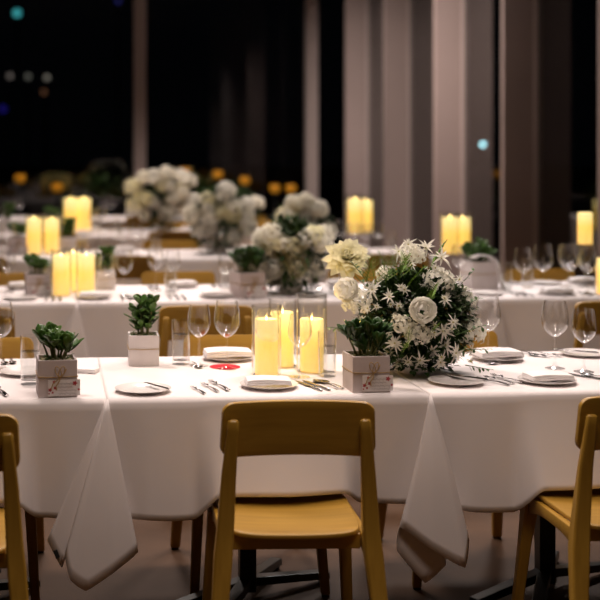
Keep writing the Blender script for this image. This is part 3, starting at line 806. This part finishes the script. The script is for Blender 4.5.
# amber votives on a low dark planter ledge by the back windows
lg=MB(); LX0,LX1=-3.2,3.4
led=empty('window_bench',(0,YB-.75,0))
MB().box(LX0,LX1,-.22,.22,.60,.64).build('bench_top',M['steel'],led,smooth=False)
for x in (LX0+.1,-1.2,.9,LX1-.1): MB().box(x-.03,x+.03,-.18,.18,0,.60).build('leg',M['steel'],led,smooth=False)
tag(led,'low dark bench along the back windows holding amber lights','bench')
def make_votive():
    t=empty('amber_votive')
    MB().lathe([(.0001,.002),(.05,.002),(.075,.03),(.085,.08),(.07,.13),(.066,.13),(.078,.08),(.0001,.02)],20).build('glass_bowl',M['amber'],t)
    MB().lathe([(.0001,.022),(.045,.022),(.045,.06),(.0001,.06)],16).build('wax',M['waxfar'],t)
    return t
vo=Proto(make_votive())
def make_stand():
    return MB().lathe([(.0001,0),(.09,0),(.09,.012),(.015,.03),(.012,.30),(.06,.32),(.06,.33),(.0001,.33)],16).build('votive_stand',M['steel'])
sd=Proto(make_stand())
for i,(px,py) in enumerate([(20,177),(57,186),(185,170),(218,173),(245,179),(275,187),(291,187)]):
    p=aty(px,py,YB-.75); hs=max(.05,p.z-.08-.64); s=hs/.33
    o=sd.put((p.x,p.y,.6405),'dark stand under the %s amber light from the left by back windows'%ORD[i],'candle stand','amber lights by the back windows')
    o.scale=(1,1,s)
    vo.put((p.x,p.y,.6405+hs+.001),'amber glowing bowl light, %s from left by the back windows'%ORD[i],'lantern','amber lights by the back windows',0,.85)
# leafy bushes beside the amber lights
def bush(px,w,h,seed,label):
    rnd=random.Random(seed); p=aty(px,200,YB-.75); t=empty('potted_bush',(p.x,p.y-.0,.6405))
    MB().lathe([(.0001,0),(.09,0),(.11,.14),(.10,.14),(.0001,.12)],18).build('pot',M['pole'],t)
    b=MB()
    for _ in range(260):
        d=rdir(rnd,-.4,1); k=rnd.uniform(.3,1); leaf(b,(d.x*w*k,d.y*.15*k,.14+h*.5+d.z*h*.5*k),d+rdir(rnd)*.5,rnd.uniform(.05,.08),.03,n=3)
    b.build('leaves',M['darkleaf'],t,auto=False); tag(t,label,'bush','dark bushes by the back windows')
for i,(px,w,h) in enumerate([(100,.34,.42),(201,.14,.34),(231.5,.11,.30)]):
    bush(px,w,h,60+i,'dark leafy bush by the back windows, %s from the left'%ORD[i])
# ------------------------------------------------------------------ front table ware
def P(px,py): return at(px,py,TZ)
def on(proto,px,py,label,cat,group,rz=0,sc=1,dz=0):
    q=P(px,py); return proto.put((q.x,q.y,TZ+dz),label,cat,group,rz,sc)
SPG='white side plates'; FG='forks'; WG='wine glasses'; TG='water tumblers'; DG='dinner plates'; NG='folded napkins'; KG='table knives'; SG='spoons'
# left place
on(plate,143,391.5,'white side plate left of the three forks, front table','plate',SPG)
q=P(157,391); c=knife.put((q.x,q.y,TZ+.0140),'butter knife resting on the front side plate left of the forks','knife',KG,math.radians(28),.62)
on(plate,456,383.5,'white side plate just right of the large flower arrangement','plate',SPG)
q=P(466,382); knife.put((q.x,q.y,TZ+.0140),'butter knife on the side plate beside the flower arrangement','knife',KG,math.radians(42),.75)
for k,(px,py,pr,s) in enumerate([(198,391,dfork,1),(210,388.5,fork,.86),(219,386.5,fork,1)]):
    q=P(px,py); pr.put((q.x,q.y-.02*0,TZ+.0005),['small dessert fork, left of the front trio','fork in the middle of the front trio','largest fork, right of the front trio'][k],'fork',FG,math.radians(13),s*.82)
for k,(px,py,s) in enumerate([(492,382.5,.74),(499,381,.86),(507,380,1)]):
    q=P(px,py); (fork if k else dfork).put((q.x,q.y,TZ+.0005+.0*k),['leftmost fork of the right front trio','middle fork of the right front trio','rightmost fork of the right front trio'][k],'fork',FG,math.radians(24-4*k),1 if k==0 else s*.82)
for k,(px,py) in enumerate([(1,392),(-6,390)]):
    q=P(px,py); fork.put((q.x,q.y,TZ+.0005),['fork at the left edge of the front table','fork cut off by the left edge, front table'][k],'fork',FG,math.radians(14),.82)
on(dplate,269,387,'round white plate under the napkin behind the front chair','plate',DG)
q=P(268,388); napk.put((q.x,q.y,TZ+.0135),'folded napkin on the plate behind the front chair','napkin',NG,math.radians(-4),1.05)
on(dplate,547,382.5,'round white plate under napkins at front right','plate',DG)
q=P(548,383); napk.put((q.x,q.y,TZ+.0135),'folded napkin on the plate at front right','napkin',NG,math.radians(3),1.05)
# knives and spoons glinting yellow by the candles
for k,(px,py) in enumerate([(309,387),(317,386.5)]):
    on(knife,px,py,['knife reflecting yellow candlelight, left of two','knife reflecting yellow candlelight, right of two'][k],'knife',KG,math.radians(16),.82,.0005)
for k,(px,py) in enumerate([(325,385),(331,385.5)]):
    on(spoon,px,py,['spoon beside the yellow lit knives, left one','spoon beside the tagged box at centre'][k],'spoon',SG,math.radians(16),.8,.0005)
on(knife,588,378,'knife at front right below the small wine glass','knife',KG,math.radians(30),.82,.0005)
on(spoon,599,378,'spoon at the right edge of the front table','spoon',SG,math.radians(30),.82,.0005)
# wine glasses of the front table
for proto,px,py,lab,s in [(wineS,199,366,'wine glass right of the water tumbler, left of a pair',1),(wineL,227,369,'large wine glass standing on the red coaster',1),
    (wineL,268,388-12,'large wine glass in front of the leftmost candle',.94),(wineS,300,377,'small wine glass between the front candles',.98),
    (wineL,488,362,'wine glass just right of the large flower arrangement',.99),(wineL,555,368.5,'large wine glass right of centre front table, left of a pair',1.0),(wineS,584,372,'smaller wine glass near the right edge of front table',1),
    (wineL,1,369,'wine glass cut off by the left edge of the front table',.98)]:
    on(proto,px,py,lab,'wine glass',WG,0,s)
on(tumb,181,364,'water tumbler right of the plain white plant box','glass',TG)
on(tumb,30.5,384,'water tumbler behind the front left tagged plant','glass',TG)
on(tumb,327,376,'water tumbler left of the tagged box in front of flowers','glass',TG,0,.95)
o=MB().lathe([(.0001,.0004),(.053,.0004),(.053,.0016),(.0001,.0016)],40).build('red_coaster',M['red']); q=P(225,367); o.location=(q.x,q.y+.0,TZ-.0002); tag(o,'flat round red coaster beneath the large wine glass','coaster')
# place card / menu behind front-left plant
q=P(88,372.5); o=MB().box(-.055,.055,-.024,.024,.0,.014).build('folded_menu',M['napkin'],smooth=False,bevel=.002); o.location=(q.x-.02,q.y+.01,TZ+.0005); o.rotation_euler=(0,0,math.radians(-22)); tag(o,'white folded napkin strip behind the front left plant box','napkin')
o.name='folded_napkin'
# far side of front table
on(plate,26,374,'side plate behind the tumbler at front left','plate',SPG)
q=P(226,357); dplate.put((q.x,q.y-.05,TZ),'plate on far side of front table behind wine glass pair','plate',DG)
c=napk.put((q.x,q.y-.05,TZ+.0135),'thick folded napkin on the far plate behind the wine glass pair','napkin',NG,0,1.25)
q=P(495,358.5); dplate.put((q.x,q.y-.02,TZ),'plate with napkin on far side, right of the flowers','plate',DG)
napk.put((q.x,q.y-.02,TZ+.0135),'folded napkin on the far plate right of the flowers','napkin',NG,.1,1.2)
q=P(582,354.5); plate.put((q.x,q.y-.02,TZ),'side plate on far side at right, with a knife','plate',SPG)
knife.put((q.x-.03,q.y-.02,TZ+.0140),'dark handled knife resting on the far right side plate','knife',KG,math.radians(50),.75)
for k,(px,py) in enumerate([(527,354),(535,355.5),(545,355)]):
    on(fork if k else spoon,px,py,['spoon on far side of front table right of flowers','fork on far side of front table, left of two','fork on far side of front table, right of two'][k],'cutlery','far side cutlery',math.radians(190+10*k),.8,.0005)
on(spoon,503,364,'spoon lying right of the wine glass by the flowers','spoon',SG,math.radians(95),.7,.0005)
for k,(px,py) in enumerate([(196,366),(4,362),(12,361.5)]):
    on(spoon,px,py,['spoon between the tumbler and wine glass','spoon on far side at the left edge','second spoon on far side near the left edge'][k],'spoon',SG,math.radians(185),.7,.0005)
# ------------------------------------------------------------------ settings on the rows behind
def setting(x,ri,side,idx,full=True,gl=True):
    y0=Y[ri]; row_=ORD[ri]; far=side<0
    place='%s row, %s side, %s place from left'%(row_,'far' if far else 'near',ORD[idx])
    s=1 if not far else -1; rz=0 if not far else PI
    yy=lambda v: y0+v if not far else y0+.75-v
    dplate.put((x,yy(.13),TZ),'white plate in the '+place,'plate',DG)
    napk.put((x,yy(.13),TZ+.0135),'folded white napkin on plate, '+place,'napkin',NG,rz,1.1)
    if gl: wineL.put((x+s*.16,yy(.27),TZ),'large wine glass, '+place,'wine glass',WG)
    if gl: wineS.put((x+s*.07,yy(.29),TZ),'smaller wine glass, '+place,'wine glass',WG)
    if full:
        plate.put((x-s*.37,yy(.14),TZ),'side plate, '+place,'plate',SPG)
        for k in range(3):
            (dfork if k==0 else fork).put((x-s*(.24-.035*k),yy(.11),TZ+.0005),['dessert fork','middle fork','large fork'][k]+', '+place,'fork',FG,rz,.9)
        knife.put((x+s*.14,yy(.11),TZ+.0005),'table knife, '+place,'knife',KG,rz,.85)
        spoon.put((x+s*.175,yy(.11),TZ+.0005),'spoon, '+place,'spoon',SG,rz,.85)
    tumb.put((x-s*.22,yy(.27),TZ),'water tumbler, '+place,'glass',TG)
for i,x in enumerate([.16,.84,1.70,2.62]): setting(x+(.06 if i==0 else 0),1,1,i,True,i<3)
for i,x in enumerate([-.15,.72,1.60,2.38]): setting(x,1,-1,i)
for k,(px,pr) in enumerate([(523,wineS),(543,wineL),(569,wineL),(588,wineS)]):
    pr.put((*atd(px,300,6.47)[:2],TZ),'wine glass, %s from left of the four before the dark right windows'%ORD[k],'wine glass',WG,0,1.13 if k in (0,3) else 1.12)
setting(2.98,1,-1,4,False)
for ri,xsn,xsf in ((2,(-.45,.45,1.35,2.2),(-.35,.55,1.45,2.3)),(3,(-.6,.3,1.2,2.0),(-.5,.4,1.3)),(4,(-.5,.5,1.5),())):
    for i,x in enumerate(xsn): setting(x,ri,1,i,False)
    for i,x in enumerate(xsf): setting(x,ri,-1,i,False)
# white napkin draped over the right side of the large box, row 2
p=atd(479,300,6.72)
def dn(u,v):
    L=[(-.045,.17),(.0,.185),(.05,.178),(.085,.15),(.10,.10),(.115,.05),(.135,.004)]
    t=u*(len(L)-1); i=min(int(t),len(L)-2); f=t-i
    return (L[i][0]*(1-f)+L[i+1][0]*f,(v-.5)*.07,L[i][1]*(1-f)+L[i+1][1]*f)
o=MB().grid(dn,30,3).build('draped_napkin',M['napkin'],solid=.008,auto=False); o.location=(p.x,p.y-.01,TZ)
tag(o,'white cloth napkin draped over the right side of the large white box','napkin')
# ------------------------------------------------------------------ lights
KL=.30
def area(loc,size,power,col,target,nm='ceiling_spot_or_fill',spread=1.75):
    l=bpy.data.lights.new(nm,'AREA'); l.size=size; l.energy=power*KL; l.color=col; l.shape='DISK'
    o=bpy.data.objects.new(nm,l); COL.objects.link(o); o.location=loc
    l.spread=spread; d=Vector(target)-Vector(loc); o.rotation_euler=d.to_track_quat('-Z','Y').to_euler(); return o
W=(1,.835,.755)
area((-.3,5.0,4.1),.5,95,W,(.5,4.1,.75))
area((2.2,5.4,4.1),.5,72,W,(1.6,4.2,.75))
area((.6,7.6,4.1),.7,130,W,(.4,6.6,.75))
area((3.0,8.0,4.1),.6,120,(1,.93,.90),(2.4,6.6,.75))
area((.3,10.6,4.2),.8,170,W,(.3,9.8,.75))
area((2.6,11.5,4.2),.8,190,W,(2.8,10.5,.9))
area((.3,14.2,4.2),.9,200,W,(.3,14,.9))
area((2.1,9.6,4.2),.7,68,(1,.87,.80),(3.75,12.2,1.4),'ceiling_spot_or_fill',1.25)  # added unseen light that brightens the window fins
area((2.0,13.0,4.0),.7,58,(1,.87,.80),(3.6,15.2,1.4),'ceiling_spot_or_fill',1.3)  # another added light, lifting the farther fins and mullions
area((.6,1.4,4.0),1.0,30,(1,.80,.67),(.7,3.7,.5))  # added front fill for the hanging cloth, no real lamp
area((.9,3.1,4.2),.6,52,W,(.9,3.6,.75))  # added from front and above to brighten the near side of the flowers
for nm_,(px,py,d,h) in (('a',(269,0,4.16,.20)),('b',(286,0,4.26,.20)),('c',(315,0,4.18,.19))):
    l=bpy.data.lights.new('candle_flame_light','POINT'); l.energy=.55; l.color=(1,.66,.16); l.shadow_soft_size=0
    o=bpy.data.objects.new('candle_flame_light',l); COL.objects.link(o); q=atd(px,300,d); o.location=(q.x,q.y,TZ+h+.014)
wd=bpy.data.worlds.new('night'); SC.world=wd; wd.use_nodes=True
wd.node_tree.nodes['Background'].inputs[0].default_value=(.0015,.0018,.0025,1); wd.node_tree.nodes['Background'].inputs[1].default_value=1
SC.view_settings.view_transform='Standard'; SC.view_settings.look='None'; SC.view_settings.gamma=1; SC.view_settings.use_curve_mapping=False
SC.view_settings.exposure=0.0
SC.cycles.use_denoising=True; SC.cycles.max_bounces=10; SC.cycles.transparent_max_bounces=40; SC.cycles.sample_clamp_indirect=4
SC.cycles.caustics_refractive=False; SC.cycles.caustics_reflective=False
